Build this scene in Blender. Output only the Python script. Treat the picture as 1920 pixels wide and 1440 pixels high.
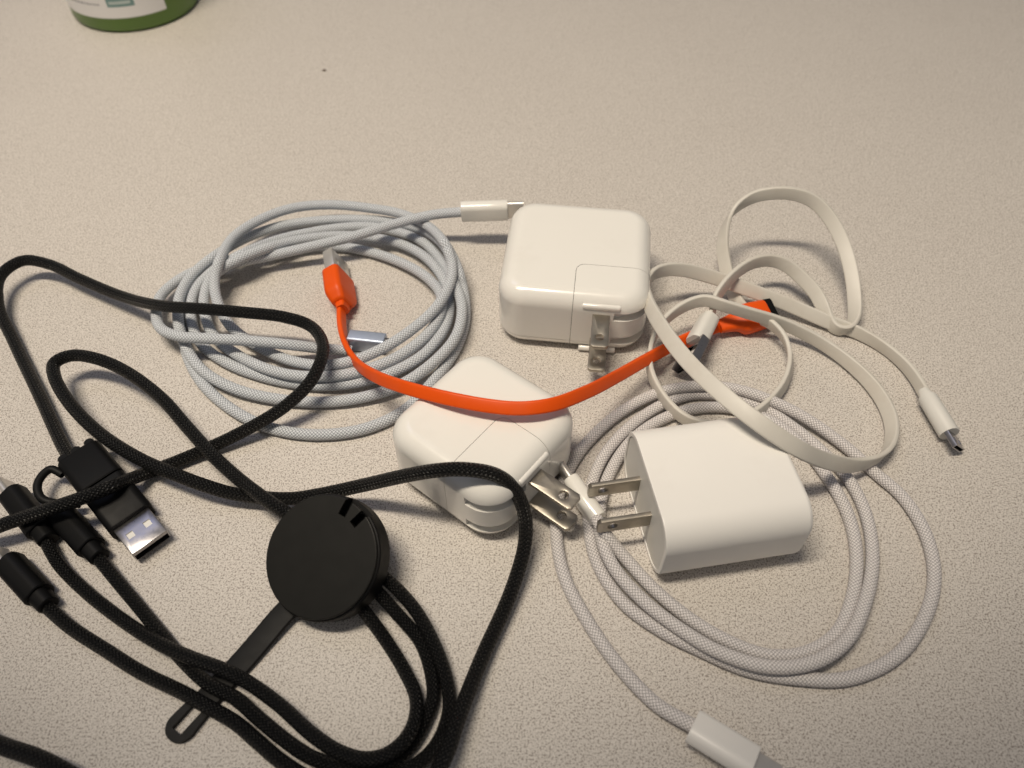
import bpy, bmesh, math, random
import numpy as np
from mathutils import Vector, Matrix

# ------------------------------------------------------------------ camera, light, exposure
scene = bpy.context.scene
for o in list(bpy.data.objects):
    bpy.data.objects.remove(o)
COL = scene.collection
MM = 0.001
FPX, PITCH, CAMH = 1480.0, math.radians(51.0), 228.0      # focal length in px (of 1920), tilt, height in mm

cam_d = bpy.data.cameras.new("camera")
cam = bpy.data.objects.new("camera", cam_d)
COL.objects.link(cam)
cam.location = (0, 0, CAMH * MM)
cam.rotation_euler = (math.pi / 2 - PITCH, 0, 0)
cam_d.sensor_fit = 'HORIZONTAL'
cam_d.sensor_width = 36.0
cam_d.lens = FPX / 1920.0 * 36.0
cam_d.clip_start, cam_d.clip_end = 0.005, 50.0
cam_d.dof.use_dof = True
cam_d.dof.focus_distance = 0.265
cam_d.dof.aperture_fstop = 12.0
scene.camera = cam

world = bpy.data.worlds.new("World")
scene.world = world
world.use_nodes = True
world.node_tree.nodes["Background"].inputs[0].default_value = (0.86, 0.84, 0.86, 1)
world.node_tree.nodes["Background"].inputs[1].default_value = 0.19


def area_light(name, loc, target, sx, sy, power, col, spread=180):
    d = bpy.data.lights.new(name, 'AREA')
    d.shape = 'RECTANGLE'
    d.size, d.size_y = sx, sy
    d.energy = power
    d.color = col
    d.spread = math.radians(spread)
    o = bpy.data.objects.new(name, d)
    COL.objects.link(o)
    o.location = loc
    dv = Vector(target) - Vector(loc)
    o.rotation_euler = dv.to_track_quat('-Z', 'Y').to_euler()
    return o




def spot_light(name, loc, target, power, col, size, blend, radius):
    d = bpy.data.lights.new(name, 'SPOT')
    d.energy = power
    d.color = col
    d.spot_size = math.radians(size)
    d.spot_blend = blend
    d.shadow_soft_size = radius
    o = bpy.data.objects.new(name, d)
    COL.objects.link(o)
    o.location = loc
    o.rotation_euler = (Vector(target) - Vector(loc)).to_track_quat('-Z', 'Y').to_euler()
    return o


# a row of warm ceiling spots, front left of the table
for k in range(4):
    dx = (k - 1.5) * 0.13
    spot_light("ceiling_lamp", (-0.30 + dx, 0.09, 1.15), (-0.02 + dx * 0.5, 0.48, 0), 14.0, (1.0, 0.88, 0.715), 45, 0.40, 0.07)
area_light("cool_fill_light", (-0.50, 0.62, 0.95), (-0.02, 0.25, 0), 0.42, 0.30, 0.55, (0.55, 0.62, 1.0))  # unseen cool source, placed to give the metal plugs blue glints

scene.view_settings.view_transform = 'Standard'
scene.view_settings.look = 'None'
scene.view_settings.gamma = 1.0
scene.view_settings.exposure = 0.0
scene.view_settings.use_curve_mapping = False
scene.render.engine = 'CYCLES'
scene.cycles.use_denoising = True

# ------------------------------------------------------------------ picture <-> table geometry
FWD = np.array([0, math.cos(PITCH), -math.sin(PITCH)])
UPV = np.array([0, math.sin(PITCH), math.cos(PITCH)])
CPOS = np.array([0, 0, CAMH])


def P(px, py, z):
    """point z mm above the table seen at photo pixel (px, py), in mm"""
    d = np.array([(px - 960) / FPX, 0, 0]) - (py - 720) / FPX * UPV + FWD
    return CPOS + (z - CAMH) / d[2] * d


def PN(a):
    """the same for an array of (px, py, z)"""
    a = np.asarray(a, float)
    d = np.zeros((len(a), 3))
    d[:, 0] = (a[:, 0] - 960) / FPX
    d -= ((a[:, 1] - 720) / FPX)[:, None] * UPV
    d += FWD
    return CPOS + ((a[:, 2] - CAMH) / d[:, 2])[:, None] * d


# ------------------------------------------------------------------ materials
def new_mat(name):
    m = bpy.data.materials.new(name)
    m.use_nodes = True
    nt = m.node_tree
    return m, nt, nt.nodes["Principled BSDF"]


class NG:
    def __init__(s, nt):
        s.nt = nt

    def n(s, t, **kw):
        nd = s.nt.nodes.new(t)
        for k, v in kw.items():
            setattr(nd, k, v)
        return nd

    def l(s, a, b):
        s.nt.links.new(a, b)

    def math(s, op, a, b=None, c=None):
        nd = s.n('ShaderNodeMath', operation=op)
        for i, v in enumerate((a, b, c)):
            if v is None:
                continue
            if isinstance(v, (int, float)):
                nd.inputs[i].default_value = v
            else:
                s.l(v, nd.inputs[i])
        return nd.outputs[0]

    def mix(s, f, a, b):
        nd = s.n('ShaderNodeMix', data_type='RGBA')
        for sock, v in ((nd.inputs[0], f), (nd.inputs[6], a), (nd.inputs[7], b)):
            if isinstance(v, tuple):
                sock.default_value = (*v, 1) if len(v) == 3 else v
            elif isinstance(v, (int, float)):
                sock.default_value = v
            else:
                s.l(v, sock)
        return nd.outputs[2]

    def ramp(s, fac, stops):
        nd = s.n('ShaderNodeValToRGB')
        cr = nd.color_ramp
        while len(cr.elements) < len(stops):
            cr.elements.new(0.5)
        for e, (p, c) in zip(cr.elements, stops):
            e.position = p
            e.color = (c, c, c, 1) if isinstance(c, (int, float)) else (*c, 1)
        s.l(fac, nd.inputs[0])
        return nd.outputs[0]

    def noise(s, vec, scale, detail=2, rough=0.5, dist=0.0):
        nd = s.n('ShaderNodeTexNoise')
        nd.inputs['Scale'].default_value = scale
        nd.inputs['Detail'].default_value = detail
        nd.inputs['Roughness'].default_value = rough
        nd.inputs['Distortion'].default_value = dist
        s.l(vec, nd.inputs['Vector'])
        return nd.outputs[0]

    def obj(s):
        return s.n('ShaderNodeTexCoord').outputs['Object']

    def bump(s, h, strength, dist):
        nd = s.n('ShaderNodeBump')
        nd.inputs['Strength'].default_value = strength
        nd.inputs['Distance'].default_value = dist
        s.l(h, nd.inputs['Height'])
        return nd.outputs[0]


def plastic(name, col, rough=0.35, var=0.04, grain=0.0, coat=0.0, spec=0.5, sss=0.0, dirt=0.0):
    m, nt, b = new_mat(name)
    g = NG(nt)
    oc = g.obj()
    n1 = g.noise(oc, 60, 3)
    c = g.mix(g.math('MULTIPLY', n1, 1.0), tuple(x * (1 - var) for x in col), tuple(min(1, x * (1 + var)) for x in col))
    if dirt:      # faint handling smudges
        sm = g.ramp(g.noise(oc, 45, 4, 0.7), [(0.52, 0.0), (0.75, 1.0)])
        c = g.mix(g.math('MULTIPLY', sm, dirt), c, (0.42, 0.37, 0.30))
    g.l(c, b.inputs['Base Color'])
    n2 = g.noise(oc, 250, 4)
    g.l(g.math('MULTIPLY_ADD', n2, 0.16, rough - 0.08), b.inputs['Roughness'])
    b.inputs['Specular IOR Level'].default_value = spec
    b.inputs['Coat Weight'].default_value = coat
    b.inputs['Coat Roughness'].default_value = 0.06
    if sss:
        b.inputs['Subsurface Weight'].default_value = sss
        b.inputs['Subsurface Radius'].default_value = (0.004, 0.003, 0.002)
        b.inputs['Subsurface Scale'].default_value = 1.0
    if grain:
        n3 = g.noise(oc, 3500, 2)
        g.l(g.bump(n3, grain, 0.00005), b.inputs['Normal'])
    return m


def metal(name, col, rough=0.25, brushed=0.0, metallic=1.0):
    m, nt, b = new_mat(name)
    g = NG(nt)
    oc = g.obj()
    n1 = g.noise(oc, 300, 4, 0.6)
    g.l(g.mix(n1, tuple(x * 0.85 for x in col), col), b.inputs['Base Color'])
    b.inputs['Metallic'].default_value = metallic
    n2 = g.noise(oc, 900, 4, 0.65)
    g.l(g.math('MULTIPLY_ADD', n2, 0.22, rough - 0.08), b.inputs['Roughness'])
    if brushed:
        g.l(g.bump(n2, brushed, 0.00005), b.inputs['Normal'])
    return m


def braid(name, dark, light, n_around, pitch, rough, bump, glint=0.0, spec=0.35, sheen=0.08, bd=0.00022):
    """woven sleeve: UV.x = length in mm, UV.y = once around"""
    m, nt, b = new_mat(name)
    g = NG(nt)
    uv = g.n('ShaderNodeSeparateXYZ')
    g.l(g.n('ShaderNodeUVMap').outputs[0], uv.inputs[0])
    p = g.math('DIVIDE', uv.outputs[0], pitch)
    q = g.math('MULTIPLY', uv.outputs[1], float(n_around))
    wob = g.math('MULTIPLY_ADD', g.noise(g.obj(), 500, 2), 0.35, -0.17)
    a = g.math('ADD', g.math('ADD', p, q), wob)
    c = g.math('ADD', g.math('SUBTRACT', p, q), wob)
    par = g.math('MODULO', g.math('ADD', g.math('ADD', g.math('FLOOR', a), g.math('FLOOR', c)), 4000.0), 2.0)
    fa = g.math('SINE', g.math('MULTIPLY', g.math('FRACT', g.math('ADD', a, 4000.0)), math.pi))
    fc = g.math('SINE', g.math('MULTIPLY', g.math('FRACT', g.math('ADD', c, 4000.0)), math.pi))
    ha = g.math('MULTIPLY', fa, par)
    hc = g.math('MULTIPLY', fc, g.math('SUBTRACT', 1.0, par))
    # raised strand where its own direction is on top, thread lines in between
    h = g.math('ADD', g.math('MULTIPLY', g.math('ADD', ha, hc), 0.7), g.math('MULTIPLY', g.math('MULTIPLY', fa, fc), 0.3))
    hue = g.math('MULTIPLY', par, 0.10)
    f = g.math('MINIMUM', g.math('MULTIPLY_ADD', h, 1.05, hue), 1.0)
    colr = g.mix(f, dark, light)
    if glint:
        fl = g.ramp(g.noise(g.obj(), 900, 2), [(0.6, 0.0), (0.75, 1.0)])  # brighter spots in the colour stand in for glints on the strands
        colr = g.mix(g.math('MULTIPLY', fl, glint), colr, tuple(min(1, x * 2.2) for x in light))
    g.l(colr, b.inputs['Base Color'])
    b.inputs['Roughness'].default_value = rough
    b.inputs['Specular IOR Level'].default_value = spec
    b.inputs['Sheen Weight'].default_value = sheen
    g.l(g.bump(h, bump, bd), b.inputs['Normal'])
    return m


def table_mat():
    m, nt, b = new_mat("speckled_laminate")
    g = NG(nt)
    oc = g.obj()
    n1 = g.noise(oc, 1900, 2, 0.5, 0.4)
    n2 = g.noise(oc, 2300, 2, 0.5, 0.4)
    n3 = g.noise(oc, 1700, 1, 0.5, 0.8)
    blot = g.noise(oc, 14, 3)
    base = g.mix(blot, (0.595, 0.558, 0.515), (0.64, 0.605, 0.56))
    lightspk = g.ramp(n3, [(0.54, 0.0), (0.66, 1.0)])
    c = g.mix(g.math('MULTIPLY', lightspk, 0.55), base, (0.74, 0.70, 0.65))
    mid = g.ramp(n2, [(0.38, 1.0), (0.50, 0.0)])
    c = g.mix(g.math('MULTIPLY', mid, 0.34), c, (0.30, 0.255, 0.21))
    dk = g.ramp(n1, [(0.395, 1.0), (0.475, 0.0)])
    c = g.mix(g.math('MULTIPLY', dk, 0.72), c, (0.17, 0.14, 0.115))
    g.l(c, b.inputs['Base Color'])
    rr = g.noise(oc, 2200, 3)
    g.l(g.math('MULTIPLY_ADD', rr, 0.18, 0.36), b.inputs['Roughness'])
    b.inputs['Specular IOR Level'].default_value = 0.42
    hgt = g.math('ADD', g.math('MULTIPLY', g.noise(oc, 1700, 3), 1.0), g.math('MULTIPLY', g.noise(oc, 260, 2), 0.6))
    g.l(g.bump(hgt, 0.02, 0.0001), b.inputs['Normal'])
    return m


M = {
    'table': table_mat(),
    'white': plastic("white_gloss_plastic", (0.79, 0.775, 0.73), 0.20, 0.015, 0.0, 0.5, dirt=0.07),
    'white_satin': plastic("white_satin_plastic", (0.80, 0.785, 0.75), 0.38, 0.015, 0.05, dirt=0.07),
    'white_rib': plastic("white_ribbon_rubber", (0.60, 0.575, 0.52), 0.48, 0.05, 0.10, dirt=0.28),
    'white_end': plastic("white_matte_plastic", (0.66, 0.65, 0.61), 0.50, 0.03, 0.15),
    'orange': plastic("orange_rubber", (0.74, 0.082, 0.001), 0.45, 0.05, 0.10, spec=0.3, dirt=0.05),
    'black_plastic': plastic("black_plastic", (0.004, 0.004, 0.0042), 0.5, 0.15, 0.25, spec=0.16),
    'black_lid': plastic("black_satin_lid", (0.010, 0.0097, 0.0085), 0.44, 0.15, 0.2, spec=0.2),
    'black_rubber': plastic("black_rubber", (0.006, 0.006, 0.006), 0.55, 0.15, 0.2, spec=0.2),
    'dark_gap': plastic("dark_gap", (0.006, 0.006, 0.006), 0.7, 0.1, 0, spec=0.2),
    'steel': metal("nickel_steel", (0.40, 0.39, 0.40), 0.28, 0.08),
    'blade': metal("nickel_blade", (0.42, 0.385, 0.33), 0.38, 0.05),
    'tip_steel': metal("lit_tip_steel", (0.74, 0.71, 0.67), 0.34, 0.05, 0.72),  # lighter, less metallic steel: bright reflections put into its colour
    'dark_steel': metal("dark_steel", (0.40, 0.38, 0.36), 0.30, 0.1),
    'alu': metal("bluish_aluminium", (0.50, 0.57, 0.70), 0.42, 0.1, 0.75),
    'grey_braid': braid("grey_blue_braid", (0.115, 0.13, 0.155), (0.70, 0.735, 0.775), 10, 1.25, 0.75, 0.8),
    'white_braid': braid("white_braid", (0.24, 0.225, 0.225), (0.76, 0.73, 0.72), 10, 1.2, 0.75, 0.8),
    'black_braid': braid("black_braid", (0.0015, 0.0015, 0.0015), (0.007, 0.0068, 0.0065), 10, 1.35, 0.36, 1.0, 0.2, 0.30, 0.0, 0.0005),
    'green': plastic("green_plastic", (0.10, 0.19, 0.03), 0.35, 0.05),
    'label': plastic("paper_label", (0.74, 0.73, 0.72), 0.45, 0.02),
    'print': plastic("grey_print", (0.36, 0.36, 0.38), 0.5),
    'teal': plastic("teal_print", (0.16, 0.27, 0.26), 0.5),
    'pale': plastic("pale_print", (0.45, 0.52, 0.50), 0.5),
    'crumb': plastic("brown_crumb", (0.10, 0.07, 0.05), 0.8),
    'tongue': plastic("pale_insert", (0.75, 0.74, 0.70), 0.4),
}

# ------------------------------------------------------------------ scene graph helpers
BASE = {}


def thing(name, label, cat, base, group=None):
    o = bpy.data.objects.new(name, None)
    COL.objects.link(o)
    o.empty_display_size = 0.01
    b = np.array([base[0], base[1], 0.0])
    o.location = tuple(b * MM)
    o['label'], o['category'] = label, cat
    if group:
        o['group'] = group
    BASE[o.name] = b
    return o


def root_of(o):
    while o.parent:
        o = o.parent
    return o


def finish(name, me, mat, parent, smooth=35, wn=False, label=None):
    """link mesh whose vertices are in world mm"""
    b = BASE[root_of(parent).name] if parent else np.zeros(3)
    n = len(me.vertices)
    co = np.empty(n * 3)
    me.vertices.foreach_get('co', co)
    co = (co.reshape(-1, 3) - b) * MM
    me.vertices.foreach_set('co', co.ravel())
    me.materials.clear()
    me.materials.append(M[mat])
    me.name = name
    if smooth:
        me.polygons.foreach_set('use_smooth', [True] * len(me.polygons))
        me.set_sharp_from_angle(angle=math.radians(smooth))
    me.update()
    o = bpy.data.objects.new(name, me)
    COL.objects.link(o)
    if parent:
        o.parent = parent
    if wn:
        w = o.modifiers.new("weighted_normal", 'WEIGHTED_NORMAL')
        w.keep_sharp = True
        w.weight = 80
    if label:
        o['label'] = label
    return o


def pymesh(v, f):
    me = bpy.data.meshes.new("m")
    me.from_pydata([tuple(map(float, p)) for p in v], [], f)
    bm = bmesh.new()
    bm.from_mesh(me)
    bmesh.ops.recalc_face_normals(bm, faces=bm.faces)
    bm.to_mesh(me)
    bm.free()
    return me


def xform(me, fr):
    """apply a frame (origin, 3x3 columns = x,y,z axes) to mesh vertices"""
    O, A = fr
    n = len(me.vertices)
    co = np.empty(n * 3)
    me.vertices.foreach_get('co', co)
    co = co.reshape(-1, 3) @ A.T + O
    me.vertices.foreach_set('co', co.ravel())
    if np.linalg.det(A) < 0:
        me.flip_normals()
    return me


def unit(v):
    return v / np.linalg.norm(v)


def frame(p0, p1, roll=0.0):
    """x from p0 to p1, y sideways, z up; rolled about x"""
    x = unit(np.asarray(p1, float) - np.asarray(p0, float))
    y = unit(np.cross((0, 0, 1), x))
    z = np.cross(x, y)
    a = math.radians(roll)
    y2 = math.cos(a) * y + math.sin(a) * z
    z2 = -math.sin(a) * y + math.cos(a) * z
    return np.asarray(p0, float), np.stack([x, y2, z2], 1)


def yaw_frame(o, deg):
    a = math.radians(deg)
    return np.asarray(o, float), np.array([[math.cos(a), -math.sin(a), 0], [math.sin(a), math.cos(a), 0], [0, 0, 1]])


def rounded_outline(w, h, r, n=6):
    r = min(r, w / 2 - 1e-4, h / 2 - 1e-4)
    pts = []
    for cx, cy, a0 in ((w / 2 - r, h / 2 - r, 0), (-w / 2 + r, h / 2 - r, 90), (-w / 2 + r, -h / 2 + r, 180), (w / 2 - r, -h / 2 + r, 270)):
        for i in range(n + 1):
            a = math.radians(a0 + 90 * i / n)
            pts.append((cx + r * math.cos(a), cy + r * math.sin(a)))
    return pts


def loft(secs, n=6, cap=True):
    """secs: (x, w, h, r[, dy, dz]) rounded-rectangle sections along local x (y = w, z = h)"""
    v, f = [], []
    k = 4 * (n + 1)
    for s in secs:
        x, w, h, r = s[:4]
        dy, dz = (s[4], s[5]) if len(s) > 4 else (0, 0)
        for y, z in rounded_outline(w, h, r, n):
            v.append((x, y + dy, z + dz))
    for i in range(len(secs) - 1):
        for j in range(k):
            a, b = i * k + j, i * k + (j + 1) % k
            f.append((a, b, b + k, a + k))
    if cap:
        f.append(tuple(range(k))[::-1])
        f.append(tuple(range((len(secs) - 1) * k, len(secs) * k)))
    return pymesh(v, f)


def soft_loft(L, w, h, r, e=0.5, n=6):
    """rounded bar with softened ends from x=0 to x=L"""
    s = []
    for a in (0, 30, 60, 90):
        a = math.radians(a)
        s.append((e * (1 - math.sin(a)) if False else e - e * math.sin(a), w - 2 * e * (1 - math.cos(a)) if False else w - 2 * e + 2 * e * math.cos(a), h - 2 * e + 2 * e * math.cos(a), max(r - e + e * math.cos(a), 0.05)))
    s = s[::-1]
    t = [(L - q[0], q[1], q[2], q[3]) for q in s[::-1]]
    return loft(s + t, n)


def box_mesh(x0, x1, y0, y1, z0, z1, bev=0.0, seg=2):
    bm = bmesh.new()
    bmesh.ops.create_cube(bm, size=1)
    for v in bm.verts:
        v.co = ((x0 + x1) / 2 + v.co.x * (x1 - x0), (y0 + y1) / 2 + v.co.y * (y1 - y0), (z0 + z1) / 2 + v.co.z * (z1 - z0))
    if bev:
        bmesh.ops.bevel(bm, geom=bm.edges[:], offset=bev, segments=seg, profile=0.5, affect='EDGES')
    me = bpy.data.meshes.new("b")
    bm.to_mesh(me)
    bm.free()
    return me


def prism(outline, z0, z1):
    k = len(outline)
    v = [(x, y, z0) for x, y in outline] + [(x, y, z1) for x, y in outline]
    f = [(i, (i + 1) % k, (i + 1) % k + k, i + k) for i in range(k)] + [tuple(range(k))[::-1], tuple(range(k, 2 * k))]
    return pymesh(v, f)


def boolean(base, cuts):
    """base mesh with (op, mesh) applied in turn -> new mesh"""
    o = bpy.data.objects.new("tmp", base)
    COL.objects.link(o)
    tmp = []
    for op, me in cuts:
        c = bpy.data.objects.new("tmpc", me)
        COL.objects.link(c)
        c.hide_render = True
        tmp.append(c)
        md = o.modifiers.new("b", 'BOOLEAN')
        md.operation = op
        md.solver = 'EXACT'
        md.object = c
    bpy.context.view_layer.update()
    dg = bpy.context.evaluated_depsgraph_get()
    me = bpy.data.meshes.new_from_object(o.evaluated_get(dg))
    for c in tmp + [o]:
        bpy.data.objects.remove(c)
    return me


def plate_with_hole(outer, inner, z0, z1, cx=0, cy=0):
    """flat plate; both outlines star-shaped round (cx,cy)"""
    def dens(poly, step):
        out = []
        for i in range(len(poly)):
            a, b = np.array(poly[i]), np.array(poly[(i + 1) % len(poly)])
            m = max(1, int(np.linalg.norm(b - a) / step))
            out += [a + (b - a) * t / m for t in range(m)]
        return out

    def cast(poly, ang):
        d = np.array([math.cos(ang), math.sin(ang)])
        best = None
        for i in range(len(poly)):
            a, b = np.array(poly[i]) - (cx, cy), np.array(poly[(i + 1) % len(poly)]) - (cx, cy)
            e = b - a
            den = d[0] * -e[1] + d[1] * e[0]
            if abs(den) < 1e-9:
                continue
            t = (a[0] * -e[1] + a[1] * e[0]) / den
            u = (d[0] * a[1] - d[1] * a[0]) / den
            if t > 0 and -1e-6 <= u <= 1 + 1e-6 and (best is None or t < best):
                best = t
        return d * best + (cx, cy)
    angs = sorted({round(math.atan2(p[1] - cy, p[0] - cx), 5) for p in list(outer) + list(inner)} | {round(-math.pi + i * math.pi / 16, 5) for i in range(32)})
    O = [cast(outer, a) for a in angs]
    I = [cast(inner, a) for a in angs]
    k = len(angs)
    v = [(*p, z1) for p in O] + [(*p, z1) for p in I] + [(*p, z0) for p in O] + [(*p, z0) for p in I]
    f = []
    for i in range(k):
        j = (i + 1) % k
        f += [(i, j, k + j, k + i), (2 * k + i, 3 * k + i, 3 * k + j, 2 * k + j), (i, 2 * k + i, 2 * k + j, j), (k + i, k + j, 3 * k + j, 3 * k + i)]
    return pymesh(v, f)


# ------------------------------------------------------------------ cords
def catmull(pts, step, extra=0):
    """centripetal Catmull-Rom through pts (n, d), sampled evenly by the first three columns"""
    p = np.asarray(pts, float)
    p = np.vstack([2 * p[0] - p[1], p, 2 * p[-1] - p[-2]])
    out = []
    for i in range(1, len(p) - 2):
        p0, p1, p2, p3 = p[i - 1:i + 3]
        t = [0.0]
        for a, b in ((p0, p1), (p1, p2), (p2, p3)):
            t.append(t[-1] + max(np.linalg.norm((b - a)[:3]), 1e-3) ** 0.5)
        tt = np.linspace(t[1], t[2], 24, endpoint=False)[:, None]
        A1 = (t[1] - tt) / (t[1] - t[0]) * p0 + (tt - t[0]) / (t[1] - t[0]) * p1
        A2 = (t[2] - tt) / (t[2] - t[1]) * p1 + (tt - t[1]) / (t[2] - t[1]) * p2
        A3 = (t[3] - tt) / (t[3] - t[2]) * p2 + (tt - t[2]) / (t[3] - t[2]) * p3
        B1 = (t[2] - tt) / (t[2] - t[0]) * A1 + (tt - t[0]) / (t[2] - t[0]) * A2
        B2 = (t[3] - tt) / (t[3] - t[1]) * A2 + (tt - t[1]) / (t[3] - t[1]) * A3
        out.append((t[2] - tt) / (t[2] - t[1]) * B1 + (tt - t[1]) / (t[2] - t[1]) * B2)
    q = np.vstack(out + [p[-2][None]])
    s = np.concatenate([[0], np.cumsum(np.linalg.norm(np.diff(q[:, :3], axis=0), axis=1))])
    n = max(4, int(s[-1] / step))
    ss = np.linspace(0, s[-1], n)
    return np.stack([np.interp(ss, s, q[:, c]) for c in range(q.shape[1])], 1)


def settle(cords, radii, iters=140, slack=0.96):
    """lift crossing strands off each other: every sample slides along its own line of sight,
    so crossings stack like real cords lying on one another. cords: list of (n,3) arrays (px,py,z)"""
    segs, rad, cid, idx = [], [], [], []
    for k, c in enumerate(cords):
        segs.append(c)
        rad += [radii[k]] * len(c)
        cid += [k] * len(c)
        idx += list(range(len(c)))
    A = np.vstack(segs)
    rad, cid, idx = np.array(rad), np.array(cid), np.array(idx)
    z0 = A[:, 2].copy()
    start = PN(A)
    d = np.linalg.norm(start[:, None, :2] - start[None, :, :2], axis=2)
    near = (d < 26) & ~((cid[:, None] == cid[None]) & (np.abs(idx[:, None] - idx[None]) < 9))
    I, J = np.where(np.triu(near, 1))
    order = np.where(z0[I] >= z0[J], 1.0, -1.0)
    same = cid[1:] == cid[:-1]
    for it in range(iters):
        W = PN(A)
        D = W[I] - W[J]
        dist = np.linalg.norm(D, axis=1) + 1e-6
        ov = (rad[I] + rad[J]) * slack - dist
        on = ov > 0
        if on.any():
            lift = np.zeros(len(A))
            cnt = np.zeros(len(A))
            amt = np.minimum(ov[on], 1.0) * 0.5
            up = np.where(order[on] > 0, I[on], J[on])
            dn = np.where(order[on] > 0, J[on], I[on])
            np.maximum.at(lift, up, amt)
            low = np.zeros(len(A))
            np.maximum.at(low, dn, amt * 0.5)
            A[:, 2] += lift - low
        z = A[:, 2] - z0
        lap = np.zeros(len(A))
        lap[1:-1] = np.where(same[:-1] & same[1:], (z[:-2] + z[2:]) / 2 - z[1:-1], 0)
        A[:, 2] += 0.45 * lap
        A[:, 2] = np.maximum(A[:, 2], rad)
    out, k = [], 0
    for c in cords:
        out.append(A[k:k + len(c)])
        k += len(c)
    return out


def img_samples(pts, step=2.5):
    """control points in (px,py,z) -> evenly spaced samples, still in (px,py,z)"""
    w = PN(pts)
    q = catmull(np.hstack([w, np.asarray(pts, float)]), step)
    pos = q[:, :3]
    z = pos[:, 2]
    d = pos - CPOS
    dep = d @ FWD
    return np.stack([960 + FPX * d[:, 0] / dep, 720 - FPX * (d @ UPV) / dep, z], 1)


def frames_along(q):
    t = np.gradient(q, axis=0)
    t /= np.linalg.norm(t, axis=1)[:, None]
    n = np.zeros_like(q)
    v = np.cross(t[0], (0, 0, 1.0))
    n[0] = unit(v)
    for i in range(1, len(q)):
        v = n[i - 1] - t[i] * (n[i - 1] @ t[i])
        n[i] = unit(v)
    return t, n, np.cross(t, n)


def fast_mesh(v, quads, uv=None):
    me = bpy.data.meshes.new("cord")
    me.vertices.add(len(v))
    me.vertices.foreach_set('co', np.ascontiguousarray(v, np.float32).ravel())
    nf = len(quads)
    me.loops.add(nf * 4)
    me.loops.foreach_set('vertex_index', quads.astype(np.int32).ravel())
    me.polygons.add(nf)
    me.polygons.foreach_set('loop_start', np.arange(0, nf * 4, 4, dtype=np.int32))
    me.update(calc_edges=True)
    if uv is not None:
        l = me.uv_layers.new(name="UVMap")
        l.data.foreach_set('uv', uv.astype(np.float32).ravel())
    me.validate()
    return me


def tube(q, r, seg=20, step=0.55):
    """q (n,3) world mm centre line -> tube mesh with braid UV"""
    q = catmull(q, step)
    t, n, b = frames_along(q)
    L = np.concatenate([[0], np.cumsum(np.linalg.norm(np.diff(q, axis=0), axis=1))])
    a = np.linspace(0, 2 * math.pi, seg, endpoint=False)
    v = q[:, None] + r * (np.cos(a)[None, :, None] * n[:, None] + np.sin(a)[None, :, None] * b[:, None])
    m = len(q)
    i, j = np.meshgrid(np.arange(m - 1), np.arange(seg), indexing='ij')
    j2 = (j + 1) % seg
    quads = np.stack([i * seg + j, i * seg + j2, (i + 1) * seg + j2, (i + 1) * seg + j], -1).reshape(-1, 4)
    u0, u1 = L[i], L[i + 1]
    v0, v1 = j / seg, (j + 1) / seg
    uv = np.stack([np.stack([u0, v0], -1), np.stack([u0, v1], -1), np.stack([u1, v1], -1), np.stack([u1, v0], -1)], 2).reshape(-1, 2)
    return fast_mesh(v.reshape(-1, 3), quads, uv)


def ribbon(q, tilt, w, th, step=0.8):
    """flat cord along q; tilt = degrees the width is turned up from horizontal"""
    a = catmull(np.hstack([q, np.asarray(tilt, float)[:, None]]), step)
    p, tl = a[:, :3], np.radians(a[:, 3])
    for _ in range(6):
        p[1:-1] = p[1:-1] * 0.5 + (p[:-2] + p[2:]) * 0.25
    t = np.gradient(p, axis=0)
    t /= np.linalg.norm(t, axis=1)[:, None]
    hp = np.stack([-t[:, 1], t[:, 0], np.zeros(len(t))], 1)
    hp /= np.linalg.norm(hp, axis=1)[:, None] + 1e-9
    up = np.cross(t, hp)
    W = np.cos(tl)[:, None] * hp + np.sin(tl)[:, None] * up
    N = np.cross(t, W)
    prof = np.array(rounded_outline(w, th, th * 0.34, 3))
    k, m = len(prof), len(p)
    v = p[:, None] + prof[None, :, 0:1] * W[:, None] + prof[None, :, 1:2] * N[:, None]
    i, j = np.meshgrid(np.arange(m - 1), np.arange(k), indexing='ij')
    j2 = (j + 1) % k
    quads = np.stack([i * k + j, i * k + j2, (i + 1) * k + j2, (i + 1) * k + j], -1).reshape(-1, 4)
    return fast_mesh(v.reshape(-1, 3), quads)


# ------------------------------------------------------------------ connectors
def usb_a_shell(parent, fr, mat='steel', tongue='tongue', L=11.8):
    """open metal sleeve from x=0 to L in frame fr, with its insert and square windows"""
    sh = box_mesh(-0.5, L, -6, 6, -2.25, 2.25, 0.35, 2)
    cuts = [('DIFFERENCE', box_mesh(-0.1, L + 1, -5.65, 5.65, -1.9, 1.9))]
    for y in (-2.9, 2.9):
        cuts.append(('DIFFERENCE', box_mesh(L - 7.6, L - 5.2, y - 1.1, y + 1.1, -3, 3)))
    me = boolean(sh, cuts)
    s = finish('metal_shell', xform(me, fr), mat, parent, 25)
    finish('insert', xform(box_mesh(0, L - 1.2, -5.6, 5.6, 0.2, 1.80), fr), 'dark_gap', s, 25)
    finish('lip', xform(box_mesh(L - 1.3, L - 0.15, -5.62, 5.62, 0.5, 1.85), fr), mat, s, 25)
    for y in (-2.9, 2.9):
        finish('window_pad', xform(box_mesh(L - 7.7, L - 5.1, y - 1.2, y + 1.2, 1.7, 1.87), fr), tongue, s, 25)
    return s


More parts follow.
